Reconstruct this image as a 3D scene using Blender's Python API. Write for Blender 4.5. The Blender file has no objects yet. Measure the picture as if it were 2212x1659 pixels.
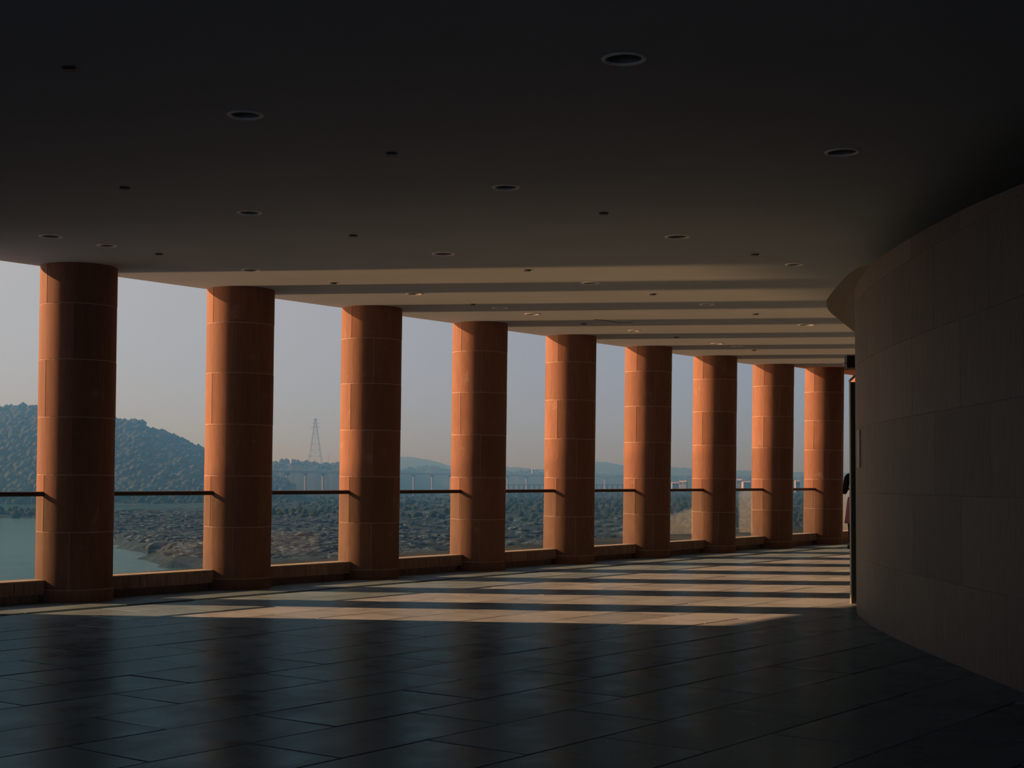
import bpy, bmesh, math, random
import numpy as np
from mathutils import Vector, noise

random.seed(7)
rng = np.random.default_rng(11)
sc = bpy.context.scene
COL = sc.collection

# ------------------------------------------------------------------ camera
F = 3070.0                 # focal length in pixels of the 2212 x 1659 frame
CX = 1106.0
HOR = 1046.0               # image row of the horizon
EYE = 1.27                 # camera height
PITCH = math.radians(1.3)
cam_d = bpy.data.cameras.new('camera')
cam = bpy.data.objects.new('camera', cam_d)
COL.objects.link(cam)
cam.location = (0, 0, EYE)
cam.rotation_euler = (math.pi / 2 + PITCH, 0, 0)
cam_d.sensor_width = 36.0
cam_d.lens = F / 2212 * 36.0
cam_d.shift_y = (HOR - 829.5 - F * math.tan(PITCH)) / 2212
cam_d.clip_start = 0.05
cam_d.clip_end = 20000
sc.camera = cam

# ------------------------------------------------------------------ sun, sky, exposure
SUN_AZ = math.radians(9.5)          # towards the sun: left and slightly ahead
SUN_EL = math.radians(24.0)
TO_SUN = Vector((-math.cos(SUN_AZ) * math.cos(SUN_EL), math.sin(SUN_AZ) * math.cos(SUN_EL), math.sin(SUN_EL)))
sun_d = bpy.data.lights.new('sun', 'SUN')
sun = bpy.data.objects.new('sun', sun_d)
COL.objects.link(sun)
sun.location = (-60, 20, 40)
sun.rotation_euler = TO_SUN.to_track_quat('Z', 'Y').to_euler()
sun_d.energy = 9.8
sun_d.color = (1.0, 0.51, 0.23)
sun_d.angle = math.radians(0.6)

# added upward sun lamp standing in for river-reflected sunlight, striping the ceiling
gl_d = bpy.data.lights.new('added_upward_sun', 'SUN')
up_sun = bpy.data.objects.new('added_upward_sun', gl_d)
COL.objects.link(up_sun)
up_sun.location = (-60, 20, -10)
_ga, _ge = math.radians(5.0), math.radians(18.5)
up_sun.rotation_euler = Vector((-math.cos(_ga) * math.cos(_ge), math.sin(_ga) * math.cos(_ge), -math.sin(_ge))).to_track_quat('Z', 'Y').to_euler()
gl_d.energy = 2.4
gl_d.color = (1.0, 0.51, 0.21)
gl_d.angle = math.radians(2.5)

world = bpy.data.worlds.new('hazy_sky')
sc.world = world
world.use_nodes = True
wn = world.node_tree
wn.nodes.clear()
w_out = wn.nodes.new('ShaderNodeOutputWorld')
w_bg = wn.nodes.new('ShaderNodeBackground')
w_tc = wn.nodes.new('ShaderNodeTexCoord')
w_dot = wn.nodes.new('ShaderNodeVectorMath'); w_dot.operation = 'DOT_PRODUCT'
w_dot.inputs[1].default_value = (-math.cos(SUN_AZ), math.sin(SUN_AZ), 0)
w_map = wn.nodes.new('ShaderNodeMapRange')
w_map.inputs[1].default_value = -1; w_map.inputs[2].default_value = 1
w_ramp = wn.nodes.new('ShaderNodeValToRGB')
e = w_ramp.color_ramp.elements
e[0].position = 0.0; e[0].color = (0.17, 0.21, 0.28, 1)
e[1].position = 1.0; e[1].color = (0.62, 0.57, 0.50, 1)
k = e.new(0.485); k.color = (0.265, 0.305, 0.36, 1)
k = e.new(0.60); k.color = (0.33, 0.345, 0.37, 1)
k = e.new(0.745); k.color = (0.435, 0.435, 0.435, 1)
wn.links.new(w_tc.outputs['Generated'], w_dot.inputs[0])
wn.links.new(w_dot.outputs['Value'], w_map.inputs[0])
wn.links.new(w_map.outputs[0], w_ramp.inputs[0])
w_sep = wn.nodes.new('ShaderNodeSeparateXYZ'); wn.links.new(w_tc.outputs['Generated'], w_sep.inputs[0])
w_el = wn.nodes.new('ShaderNodeMapRange'); w_el.inputs[1].default_value = 0.0; w_el.inputs[2].default_value = 0.16
wn.links.new(w_sep.outputs[2], w_el.inputs[0])
w_tint = wn.nodes.new('ShaderNodeMix'); w_tint.data_type = 'RGBA'
w_tint.inputs[6].default_value = (0.91, 1.0, 1.22, 1); w_tint.inputs[7].default_value = (1.0, 1.0, 1.04, 1)
wn.links.new(w_el.outputs[0], w_tint.inputs[0])
w_mul = wn.nodes.new('ShaderNodeMix'); w_mul.data_type = 'RGBA'; w_mul.blend_type = 'MULTIPLY'; w_mul.inputs[0].default_value = 1.0
wn.links.new(w_ramp.outputs[0], w_mul.inputs[6]); wn.links.new(w_tint.outputs[2], w_mul.inputs[7])
wn.links.new(w_mul.outputs[2], w_bg.inputs[0])
wn.links.new(w_bg.outputs[0], w_out.inputs[0])
w_bg.inputs[1].default_value = 1.0

sc.view_settings.view_transform = 'Standard'
sc.view_settings.look = 'None'
sc.view_settings.exposure = 0.0
sc.view_settings.gamma = 1.0
sc.view_settings.use_curve_mapping = False
sc.cycles.max_bounces = 8
sc.cycles.diffuse_bounces = 5
sc.cycles.transparent_max_bounces = 24
sc.cycles.blur_glossy = 0.5
sc.cycles.volume_bounces = 2

# ------------------------------------------------------------------ pixel helpers (direction only; distance from plane touched)
_ct, _st = math.cos(PITCH), math.sin(PITCH)
def ray(x, y):
    a = (x - CX) / F
    b = (HOR - F * math.tan(PITCH) - y) / F         # up component in camera frame
    return Vector((a, _ct - b * _st, _st + b * _ct))
def on_plane(x, y, z):
    r = ray(x, y)
    t = (z - EYE) / r.z
    return Vector((r.x * t, r.y * t, z))
def at_depth(x, y, Y):
    r = ray(x, y)
    t = Y / r.y
    return Vector((r.x * t, Y, EYE + r.z * t))

# ------------------------------------------------------------------ mesh helpers
class MB:
    def __init__(self):
        self.v = []; self.f = []; self.s = []
    def add(self, vs, fs, smooth=False):
        o = len(self.v)
        self.v += [tuple(p) for p in vs]
        self.f += [tuple(i + o for i in q) for q in fs]
        self.s += [smooth] * len(fs)
        return self
    def box(self, a, b):
        x0, y0, z0 = a; x1, y1, z1 = b
        return self.add([(x0,y0,z0),(x1,y0,z0),(x1,y1,z0),(x0,y1,z0),(x0,y0,z1),(x1,y0,z1),(x1,y1,z1),(x0,y1,z1)],
                        [(3,2,1,0),(4,5,6,7),(0,1,5,4),(1,2,6,5),(2,3,7,6),(3,0,4,7)])
    def prism(self, poly, z0, z1):
        n = len(poly)
        vs = [(p[0], p[1], z0) for p in poly] + [(p[0], p[1], z1) for p in poly]
        fs = [tuple(range(n - 1, -1, -1)), tuple(range(n, 2 * n))]
        fs += [(i, (i + 1) % n, n + (i + 1) % n, n + i) for i in range(n)]
        return self.add(vs, fs)
    def bar(self, p, q, r, n=6, r2=None, smooth=True):
        p = Vector(p); q = Vector(q); d = (q - p).normalized()
        a = d.orthogonal().normalized(); b = d.cross(a)
        r2 = r if r2 is None else r2
        vs = []
        for c, rr in ((p, r), (q, r2)):
            for i in range(n):
                t = 2 * math.pi * i / n
                vs.append(c + a * math.cos(t) * rr + b * math.sin(t) * rr)
        fs = [(i, (i + 1) % n, n + (i + 1) % n, n + i) for i in range(n)]
        self.add(vs, fs, smooth)
        self.add(vs[:n], [tuple(range(n - 1, -1, -1))]); self.add(vs[n:], [tuple(range(n))])
        return self
    def lathe(self, prof, n=24, smooth=True, c=(0, 0, 0)):
        vs = []; m = len(prof)
        for i in range(n):
            t = 2 * math.pi * i / n
            for r, z in prof:
                vs.append((c[0] + r * math.cos(t), c[1] + r * math.sin(t), c[2] + z))
        fs = []
        for i in range(n):
            j = (i + 1) % n
            for q in range(m - 1):
                fs.append((i * m + q, j * m + q, j * m + q + 1, i * m + q + 1))
        return self.add(vs, fs, smooth)
    def mesh(self, name, mat=None):
        me = bpy.data.meshes.new(name)
        me.from_pydata(self.v, [], self.f)
        me.polygons.foreach_set('use_smooth', self.s)
        me.update()
        if mat: me.materials.append(mat)
        return me
    def build(self, name, mat, parent=None, loc=None):
        return obj(name, self.mesh(name, mat), parent, loc)

def obj(name, me, parent=None, loc=None, rot=None):
    o = bpy.data.objects.new(name, me)
    COL.objects.link(o)
    if parent: o.parent = parent
    if loc is not None: o.location = loc
    if rot is not None: o.rotation_euler = rot
    return o
def tag(o, label=None, cat=None, group=None, kind=None):
    if label: o['label'] = label
    if cat: o['category'] = cat
    if group: o['group'] = group
    if kind: o['kind'] = kind
    return o
def thing(name, label, cat, loc=(0, 0, 0), rot=(0, 0, 0), group=None):
    o = obj(name, None, None, loc, rot)
    o.empty_display_size = 0.1
    return tag(o, label, cat, group)
def grid_mesh(name, P, mat, smooth=True, attr=None):
    m, n = P.shape[:2]
    me = bpy.data.meshes.new(name)
    idx = np.arange(m * n).reshape(m, n)
    q = np.stack([idx[:-1, :-1], idx[1:, :-1], idx[1:, 1:], idx[:-1, 1:]], -1).reshape(-1, 4)
    me.vertices.add(m * n); me.loops.add(q.size); me.polygons.add(len(q))
    me.vertices.foreach_set('co', P.reshape(-1).astype(np.float32))
    me.loops.foreach_set('vertex_index', q.reshape(-1).astype(np.int32))
    me.polygons.foreach_set('loop_start', (np.arange(len(q)) * 4).astype(np.int32))
    me.polygons.foreach_set('use_smooth', np.full(len(q), smooth))
    me.update(calc_edges=True)
    if attr is not None:
        at = me.attributes.new('plants', 'FLOAT', 'POINT')
        at.data.foreach_set('value', attr.reshape(-1).astype(np.float32))
    me.materials.append(mat)
    return me

# ------------------------------------------------------------------ materials
def new_mat(name):
    m = bpy.data.materials.new(name); m.use_nodes = True
    nt = m.node_tree
    return m, nt, nt.nodes['Principled BSDF']
def N(nt, typ, **kw):
    n = nt.nodes.new('ShaderNode' + typ)
    for a, b in kw.items():
        if a.startswith('i_'):
            key = a[2:]
            n.inputs[int(key) if key.isdigit() else key.replace('_', ' ')].default_value = b
        else:
            setattr(n, a, b)
    return n
def ramp(nt, src, stops):
    r = N(nt, 'ValToRGB'); el = r.color_ramp.elements
    el[0].position, el[0].color = stops[0][0], (*stops[0][1], 1)
    el[1].position, el[1].color = stops[-1][0], (*stops[-1][1], 1)
    for p, c in stops[1:-1]:
        q = el.new(p); q.color = (*c, 1)
    nt.links.new(src, r.inputs[0])
    return r.outputs[0]
def mixc(nt, fac, a, b, mode='MIX'):
    m = N(nt, 'Mix', data_type='RGBA', blend_type=mode)
    for s, v in ((m.inputs[0], fac), (m.inputs[6], a), (m.inputs[7], b)):
        if hasattr(v, 'links') or isinstance(v, bpy.types.NodeSocket): nt.links.new(v, s)
        elif isinstance(v, (int, float)): s.default_value = v
        else: s.default_value = (*v, 1)
    return m.outputs[2]
def obj_coord(nt, scale=(1, 1, 1), jitter=True):
    tc = N(nt, 'TexCoord'); mp = N(nt, 'Mapping'); mp.inputs['Scale'].default_value = scale
    nt.links.new(tc.outputs['Object'], mp.inputs[0])
    if jitter:
        oi = N(nt, 'ObjectInfo'); mu = N(nt, 'Math', operation='MULTIPLY'); mu.inputs[1].default_value = 57.0
        nt.links.new(oi.outputs['Random'], mu.inputs[0])
        nt.links.new(mu.outputs[0], mp.inputs['Location'])
    return mp.outputs[0]
def nz(nt, vec, scale, detail=4, rough=0.55):
    n = N(nt, 'TexNoise'); n.inputs['Scale'].default_value = scale
    n.inputs['Detail'].default_value = detail; n.inputs['Roughness'].default_value = rough
    nt.links.new(vec, n.inputs['Vector'])
    return n.outputs['Fac']
def bump(nt, bs, h, strength=0.3, dist=0.01):
    b = N(nt, 'Bump'); b.inputs['Strength'].default_value = strength; b.inputs['Distance'].default_value = dist
    nt.links.new(h, b.inputs['Height']); nt.links.new(b.outputs[0], bs.inputs['Normal'])
def rand(nt):
    return N(nt, 'ObjectInfo').outputs['Random']

def stone_mat(name, base, dark, pale, pale_amt=0.68, rough=0.75):
    m, nt, bs = new_mat(name)
    v = obj_coord(nt, (9, 9, 1.2))
    streak = nz(nt, v, 3.0, 5)
    c = ramp(nt, streak, [(0.3, dark), (0.62, base)])
    v2 = obj_coord(nt, (1, 1, 0.8))
    blot = nz(nt, v2, 3.2, 6, 0.65)
    fac = N(nt, 'MapRange'); fac.inputs[1].default_value = pale_amt; fac.inputs[2].default_value = pale_amt + 0.12
    fac.inputs[4].default_value = 0.7
    nt.links.new(blot, fac.inputs[0])
    c = mixc(nt, fac.outputs[0], c, pale)
    hv = N(nt, 'HueSaturation'); mr = N(nt, 'MapRange'); mr.inputs[3].default_value = 0.86; mr.inputs[4].default_value = 1.12
    nt.links.new(rand(nt), mr.inputs[0]); nt.links.new(mr.outputs[0], hv.inputs['Value']); nt.links.new(c, hv.inputs['Color'])
    nt.links.new(hv.outputs[0], bs.inputs['Base Color'])
    bs.inputs['Roughness'].default_value = rough
    bs.inputs['Specular IOR Level'].default_value = 0.25
    bump(nt, bs, nz(nt, obj_coord(nt, (1, 1, 1)), 60, 5), 0.12, 0.004)
    return m
M = {}
M['sandstone'] = stone_mat('orange_sandstone', (0.198, 0.097, 0.064), (0.165, 0.074, 0.046), (0.27, 0.165, 0.125), 0.61)
M['kerb_stone'] = stone_mat('kerb_sandstone', (0.36, 0.225, 0.17), (0.22, 0.135, 0.105), (0.42, 0.33, 0.28), 0.62)
M['wall_stone'] = stone_mat('brown_wall_stone', (0.23, 0.185, 0.165), (0.19, 0.15, 0.135), (0.27, 0.22, 0.20), 0.66, 0.6)

def plain(name, col, rough=0.6, metal=0.0, spec=0.5, var=0.0, scale=8):
    m, nt, bs = new_mat(name)
    if var:
        f = nz(nt, obj_coord(nt, (1, 1, 1), False), scale, 5)
        lo = tuple(c * (1 - var) for c in col); hi = tuple(min(1, c * (1 + var)) for c in col)
        nt.links.new(ramp(nt, f, [(0.3, lo), (0.7, hi)]), bs.inputs['Base Color'])
    else:
        bs.inputs['Base Color'].default_value = (*col, 1)
    bs.inputs['Roughness'].default_value = rough
    bs.inputs['Metallic'].default_value = metal
    bs.inputs['Specular IOR Level'].default_value = spec
    return m
M['mortar'] = plain('pale_lime_mortar', (0.46, 0.33, 0.26), 0.9, spec=0.1, var=0.15, scale=20)
M['wall_mortar'] = plain('brown_mortar', (0.27, 0.23, 0.21), 0.9, spec=0.1, var=0.1)
M['ceiling'] = plain('painted_plaster', (0.36, 0.415, 0.47), 0.75, spec=0.2, var=0.05, scale=1.2)
M['room_wall'] = plain('dull_wall_plaster', (0.50, 0.52, 0.54), 0.85, spec=0.2, var=0.06, scale=1.5)
M['rim'] = plain('light_rim_plaster', (0.66, 0.62, 0.56), 0.8, spec=0.2, var=0.05, scale=1.2)
M['joint'] = plain('dark_floor_joint', (0.03, 0.03, 0.03), 0.9, spec=0.1)
M['rail'] = plain('dark_painted_steel', (0.035, 0.028, 0.025), 0.45, 0.3)
M['trim'] = plain('brushed_light_trim', (0.75, 0.75, 0.74), 0.5)
M['lamp_inside'] = plain('lamp_reflector', (0.22, 0.22, 0.22), 0.5)
M['lamp_glass'] = plain('lamp_diffuser', (0.7, 0.72, 0.72), 0.35)
M['spot'] = plain('dark_spot_trim', (0.05, 0.048, 0.045), 0.5)
M['door'] = plain('dark_green_metal', (0.025, 0.05, 0.045), 0.4, 0.2)
M['door_sunlit'] = plain('sunlit_edge_paint', (0.45, 0.42, 0.36), 0.4, 0.5)
M['black_plastic'] = plain('black_plastic', (0.012, 0.012, 0.012), 0.5)
M['sign'] = plain('pale_sign_plate', (0.34, 0.33, 0.31), 0.5)
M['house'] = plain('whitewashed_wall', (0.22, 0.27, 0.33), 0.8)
M['roof'] = plain('grey_roof', (0.3, 0.27, 0.25), 0.8)
M['win'] = plain('dark_window', (0.03, 0.04, 0.05), 0.3)
M['concrete'] = plain('bridge_concrete', (0.17, 0.17, 0.17), 0.8)
M['pylon'] = plain('galvanised_steel', (0.16, 0.16, 0.17), 0.6, 0.2)
M['skin'] = plain('skin', (0.30, 0.17, 0.11), 0.6)
M['hair'] = plain('black_hair', (0.01, 0.009, 0.008), 0.5)
M['jacket'] = plain('black_cloth', (0.012, 0.011, 0.012), 0.85, spec=0.2)
M['pink'] = plain('pink_cloth', (0.42, 0.13, 0.19), 0.85, spec=0.2)
M['shoe'] = plain('dark_shoe', (0.02, 0.018, 0.016), 0.5)

def floor_mat():
    m, nt, bs = new_mat('worn_floor_stone')
    v = obj_coord(nt)
    big = nz(nt, v, 2.2, 6, 0.6)
    c = ramp(nt, big, [(0.3, (0.148, 0.170, 0.208)), (0.7, (0.215, 0.246, 0.295))])
    hv = N(nt, 'HueSaturation'); mr = N(nt, 'MapRange'); mr.inputs[3].default_value = 0.82; mr.inputs[4].default_value = 1.15
    nt.links.new(rand(nt), mr.inputs[0]); nt.links.new(mr.outputs[0], hv.inputs['Value']); nt.links.new(c, hv.inputs['Color'])
    # scuffs: short pale scratches, in patches
    sv = obj_coord(nt, (3.0, 38, 1))
    scr = nz(nt, sv, 2.6, 3, 0.5)
    patch = nz(nt, obj_coord(nt), 1.3, 3)
    a = N(nt, 'MapRange'); a.inputs[1].default_value = 0.63; a.inputs[2].default_value = 0.70
    nt.links.new(scr, a.inputs[0])
    b = N(nt, 'MapRange'); b.inputs[1].default_value = 0.48; b.inputs[2].default_value = 0.62
    nt.links.new(patch, b.inputs[0])
    mu = N(nt, 'Math', operation='MULTIPLY'); nt.links.new(a.outputs[0], mu.inputs[0]); nt.links.new(b.outputs[0], mu.inputs[1])
    col = mixc(nt, mu.outputs[0], hv.outputs[0], (0.42, 0.42, 0.41))
    rr = N(nt, 'MapRange'); rr.inputs[1].default_value = 0.3; rr.inputs[2].default_value = 0.7
    rr.inputs[3].default_value = 0.22; rr.inputs[4].default_value = 0.38
    # worn polish: matt stone under an even, thin bluish sheen
    nt.links.new(big, rr.inputs[0])
    out = nt.nodes['Material Output']
    df = N(nt, 'BsdfDiffuse'); nt.links.new(col, df.inputs[0])
    gl = N(nt, 'BsdfGlossy'); gl.inputs[0].default_value = (0.60, 0.98, 1.12, 1)
    nt.links.new(rr.outputs[0], gl.inputs['Roughness'])
    bp = N(nt, 'Bump'); bp.inputs['Strength'].default_value = 0.06; bp.inputs['Distance'].default_value = 0.006
    nt.links.new(nz(nt, obj_coord(nt), 7, 5, 0.6), bp.inputs['Height'])
    nt.links.new(bp.outputs[0], gl.inputs['Normal']); nt.links.new(bp.outputs[0], df.inputs['Normal'])
    mx = N(nt, 'MixShader'); mx.inputs[0].default_value = 0.125
    nt.links.new(df.outputs[0], mx.inputs[1]); nt.links.new(gl.outputs[0], mx.inputs[2]); nt.links.new(mx.outputs[0], out.inputs[0])
    nt.nodes.remove(bs)
    return m
M['floor'] = floor_mat()

def glass_mat():
    m, nt, bs = new_mat('dusty_tinted_glass')
    out = nt.nodes['Material Output']; nt.nodes.remove(bs)
    tr = N(nt, 'BsdfTransparent'); tr.inputs[0].default_value = (0.84, 0.93, 0.94, 1)
    df = N(nt, 'BsdfDiffuse'); df.inputs[0].default_value = (0.15, 0.28, 0.46, 1)
    gl = N(nt, 'BsdfGlossy'); gl.inputs['Roughness'].default_value = 0.02
    tc = N(nt, 'TexCoord'); sp = N(nt, 'SeparateXYZ'); nt.links.new(tc.outputs['Object'], sp.inputs[0])
    mr = N(nt, 'MapRange'); mr.inputs[1].default_value = 0.0; mr.inputs[2].default_value = 0.35
    mr.inputs[3].default_value = 0.16; mr.inputs[4].default_value = 0.055
    nt.links.new(sp.outputs[2], mr.inputs[0])
    dn = nz(nt, tc.outputs['Object'], 4, 5)
    mu = N(nt, 'Math', operation='MULTIPLY'); nt.links.new(mr.outputs[0], mu.inputs[0])
    m2 = N(nt, 'MapRange'); m2.inputs[3].default_value = 0.5; m2.inputs[4].default_value = 1.5
    nt.links.new(dn, m2.inputs[0]); nt.links.new(m2.outputs[0], mu.inputs[1])
    s1 = N(nt, 'MixShader'); nt.links.new(mu.outputs[0], s1.inputs[0]); nt.links.new(tr.outputs[0], s1.inputs[1]); nt.links.new(df.outputs[0], s1.inputs[2])
    fr = N(nt, 'Fresnel'); ge = N(nt, 'NewGeometry')
    io = N(nt, 'MapRange'); io.inputs[3].default_value = 1.45; io.inputs[4].default_value = 1 / 1.45
    nt.links.new(ge.outputs['Backfacing'], io.inputs[0]); nt.links.new(io.outputs[0], fr.inputs[0])
    s2 = N(nt, 'MixShader'); nt.links.new(fr.outputs[0], s2.inputs[0]); nt.links.new(s1.outputs[0], s2.inputs[1]); nt.links.new(gl.outputs[0], s2.inputs[2])
    nt.links.new(s2.outputs[0], out.inputs[0])
    return m
M['glass'] = glass_mat()

def land_mat():
    m, nt, bs = new_mat('rocky_riverbed')
    tc = N(nt, 'TexCoord')
    f1 = nz(nt, tc.outputs['Object'], 0.12, 8, 0.7)
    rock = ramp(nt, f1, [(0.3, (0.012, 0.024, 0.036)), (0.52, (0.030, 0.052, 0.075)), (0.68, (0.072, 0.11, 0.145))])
    f2 = nz(nt, tc.outputs['Object'], 0.4, 6, 0.7)
    green = ramp(nt, f2, [(0.3, (0.012, 0.026, 0.02)), (0.7, (0.04, 0.058, 0.036))])
    at = N(nt, 'Attribute', attribute_name='plants')
    f3 = nz(nt, tc.outputs['Object'], 0.05, 6, 0.65)
    ad = N(nt, 'Math', operation='ADD'); nt.links.new(at.outputs['Fac'], ad.inputs[0]); nt.links.new(f3, ad.inputs[1])
    mr = N(nt, 'MapRange'); mr.inputs[1].default_value = 0.85; mr.inputs[2].default_value = 1.05
    nt.links.new(ad.outputs[0], mr.inputs[0])
    nt.links.new(mixc(nt, mr.outputs[0], rock, green), bs.inputs['Base Color'])
    bs.inputs['Roughness'].default_value = 0.9
    bs.inputs['Specular IOR Level'].default_value = 0.1
    bump(nt, bs, f1, 0.9, 2.0)
    return m
M['land'] = land_mat()
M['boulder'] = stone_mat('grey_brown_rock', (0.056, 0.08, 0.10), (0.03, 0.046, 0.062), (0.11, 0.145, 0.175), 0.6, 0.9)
def rubble_mat():
    m, nt, bs = new_mat('loose_rubble')
    tc = N(nt, 'TexCoord')
    f = nz(nt, tc.outputs['Object'], 0.9, 3, 0.6)
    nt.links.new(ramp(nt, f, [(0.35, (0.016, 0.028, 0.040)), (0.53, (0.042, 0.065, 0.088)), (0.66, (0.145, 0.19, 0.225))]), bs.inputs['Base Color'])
    bs.inputs['Roughness'].default_value = 0.9; bs.inputs['Specular IOR Level'].default_value = 0.1
    return m
M['rubble'] = rubble_mat()
M['forest_ground'] = plain('forest_floor', (0.022, 0.034, 0.024), 0.95, spec=0.05, var=0.4, scale=0.03)
def leaf_mat(name, a, b):
    m, nt, bs = new_mat(name)
    tc = N(nt, 'TexCoord')
    f = nz(nt, tc.outputs['Object'], 0.08, 6, 0.7)
    nt.links.new(ramp(nt, f, [(0.3, a), (0.7, b)]), bs.inputs['Base Color'])
    bs.inputs['Roughness'].default_value = 0.9
    bs.inputs['Specular IOR Level'].default_value = 0.1
    return m
M['leaves'] = leaf_mat('forest_leaves', (0.010, 0.022, 0.016), (0.034, 0.046, 0.030))
M['ridge'] = leaf_mat('far_forest', (0.012, 0.024, 0.018), (0.03, 0.042, 0.028))
def water_mat():
    m, nt, bs = new_mat('river_water')
    bs.inputs['Base Color'].default_value = (0.03, 0.12, 0.15, 1)
    bs.inputs['Roughness'].default_value = 0.12
    tc = N(nt, 'TexCoord'); mp = N(nt, 'Mapping'); mp.inputs['Scale'].default_value = (0.5, 1.6, 1)
    nt.links.new(tc.outputs['Object'], mp.inputs[0])
    f = nz(nt, mp.outputs[0], 0.25, 6, 0.6)
    bump(nt, bs, f, 0.35, 0.6)
    return m
M['water'] = water_mat()
def haze_mat():
    m, nt, bs = new_mat('valley_haze')
    out = nt.nodes['Material Output']; nt.nodes.remove(bs)
    vs = N(nt, 'VolumeScatter')
    vs.inputs['Color'].default_value = (0.21, 0.54, 0.95, 1)
    vs.inputs['Density'].default_value = 0.00100
    vs.inputs['Anisotropy'].default_value = 0.92
    nt.links.new(vs.outputs[0], out.inputs['Volume'])
    return m
M['haze'] = haze_mat()

# ------------------------------------------------------------------ layout of the gallery
P0 = Vector((-4.788, 15.6, 0))                 # axis of the leftmost column in view
STEP = Vector((1.4284, 1.8389, 0))
SP = STEP.length
U = STEP.normalized()                          # along the colonnade
NI = Vector((U.y, -U.x, 0))                    # into the room
H = 3.65                                       # ceiling
H2 = 3.735                                     # soffit past the ceiling's end
def AB(a, b, z=0.0):
    p = P0 + U * a + NI * b
    return Vector((p.x, p.y, z))
RZ = math.atan2(U.y, U.x)
R_COL = 0.41
LEAN = 0.016

# inner curving wall (plan: distance ahead -> side offset)
WK = [(-5, 3.10), (0, 3.10), (6, 3.105), (8.6, 3.112), (9.65, 3.118), (10.7, 3.128), (11.85, 3.16), (13.04, 3.25),
      (14.13, 3.42), (15.17, 3.70), (16.2, 4.09), (17.5, 4.75), (19, 5.8), (20.3, 7.3), (21.2, 9.4), (21.6, 12.0)]
def _catmull(pts, n=12):
    out = []
    for i in range(len(pts) - 1):
        p0 = pts[max(i - 1, 0)]; p1 = pts[i]; p2 = pts[i + 1]; p3 = pts[min(i + 2, len(pts) - 1)]
        for j in range(n):
            t = j / n
            out.append(tuple(0.5 * ((2 * b) + (c - a) * t + (2 * a - 5 * b + 4 * c - d) * t * t + (-a + 3 * b - 3 * c + d) * t ** 3)
                             for a, b, c, d in zip(p0, p1, p2, p3)))
    out.append(pts[-1])
    return out
WC = [Vector((x, y, 0)) for y, x in _catmull(WK)]
WS = [0.0]
for a, b in zip(WC, WC[1:]): WS.append(WS[-1] + (b - a).length)
def wall_pt(s):
    s = min(max(s, 0), WS[-1] - 1e-4)
    i = int(np.searchsorted(WS, s, 'right')) - 1
    t = (s - WS[i]) / (WS[i + 1] - WS[i])
    p = WC[i].lerp(WC[i + 1], t)
    d = (WC[i + 1] - WC[i]).normalized()
    return p, Vector((-d.y, d.x, 0))            # point, normal to the gallery side (left of travel)
def wall_top(y):
    return float(np.interp(y, [-5, 7, 8.6, 9.65, 10.7, 12, 14, 30], [3.0, 3.06, 3.10, 3.165, 3.20, 3.225, 3.22, 3.22]))

# ------------------------------------------------------------------ ceiling (with holes for lamps and the round opening)
BIG = [  # x, y, diameter, label
    (1348, 127, 0.25, 'largest recessed downlight, pale ring, alone near the top of the ceiling'),
    (530, 248, 0.23, 'round recessed downlight high on the left, above the third window bay'),
    (1820, 328, 0.25, 'pale ringed recessed downlight at upper right, nearest the dark curved wall'),
    (1093, 404, 0.22, 'round recessed downlight in mid ceiling, straight above the fourth column'),
    (539, 459, 0.22, 'round recessed downlight above the second column, in the dark ceiling'),
    (110, 510, 0.22, 'orange rimmed recessed downlight just above the top of the leftmost column'),
    (231, 530, 0.20, 'dark recessed downlight beside the leftmost column top, right of the orange rimmed one'),
    (1463, 511, 0.24, 'round recessed downlight above the sixth column in the dark ceiling'),
    (958, 548, 0.24, 'pale rimmed recessed downlight just before the first bright ceiling band'),
    (543, 583, 0.22, 'recessed downlight in the first bright ceiling band, over the second column'),
    (1716, 571, 0.20, 'recessed downlight left of the round ceiling opening'),
    (1275, 611, 0.22, 'recessed downlight in the first dark ceiling band, over the fifth column'),
    (895, 634, 0.21, 'recessed downlight in the second bright ceiling band, over the third window bay'),
    (1080, 665, 0.22, 'upper left of the two neighbouring downlights over the fourth column'),
    (1150, 678, 0.22, 'lower right of the two neighbouring downlights near the fourth column'),
    (1527, 657, 0.20, 'recessed downlight over the seventh column in the striped ceiling'),
    (1742, 701, 0.25, 'pale rimmed recessed downlight below the round ceiling opening'),
    (1370, 714, 0.19, 'small looking recessed downlight over the sixth column near the ceiling edge'),
    (1549, 742, 0.21, 'left of the two farthest downlights, over the seventh column'),
    (1592, 748, 0.21, 'right of the two farthest downlights, over the seventh column'),
]
SMALL = [
    (150, 146, 'small dark ceiling spot at far upper left, nearest the camera'),
    (846, 331, 'small dark ceiling spot left of the mid ceiling downlight'),
    (270, 405, 'small dark ceiling spot on the left, over the first window bay'),
    (763, 508, 'small dark ceiling spot over the third column in the dark ceiling'),
    (343, 548, 'small dark ceiling spot beside the first window bay, near the ceiling edge'),
    (1304, 460, 'small dark ceiling spot left of the downlight above the sixth column'),
    (1631, 549, 'small dark ceiling spot left of the downlight by the round opening'),
    (1139, 583, 'tiny dark ceiling spot at the start of the first bright ceiling band'),
    (720, 611, 'small dark ceiling spot in the first dark ceiling band, over the third column'),
    (1410, 635, 'small dark ceiling spot in the second bright band, over the sixth column'),
    (1020, 657, 'small dark ceiling spot left of the two neighbouring downlights'),
    (1632, 678, 'small dark ceiling spot in the third bright band, over the eighth column'),
    (1261, 699, 'small dark ceiling spot over the fifth column, beside the ceiling crack'),
    (1461, 728, 'small dark ceiling spot between the sixth and seventh columns'),
    (1628, 756, 'small dark ceiling spot right of the two farthest downlights'),
]
edge_far = AB(16.4, -0.2)
e_back = AB(-26.1, -0.2)
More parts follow.
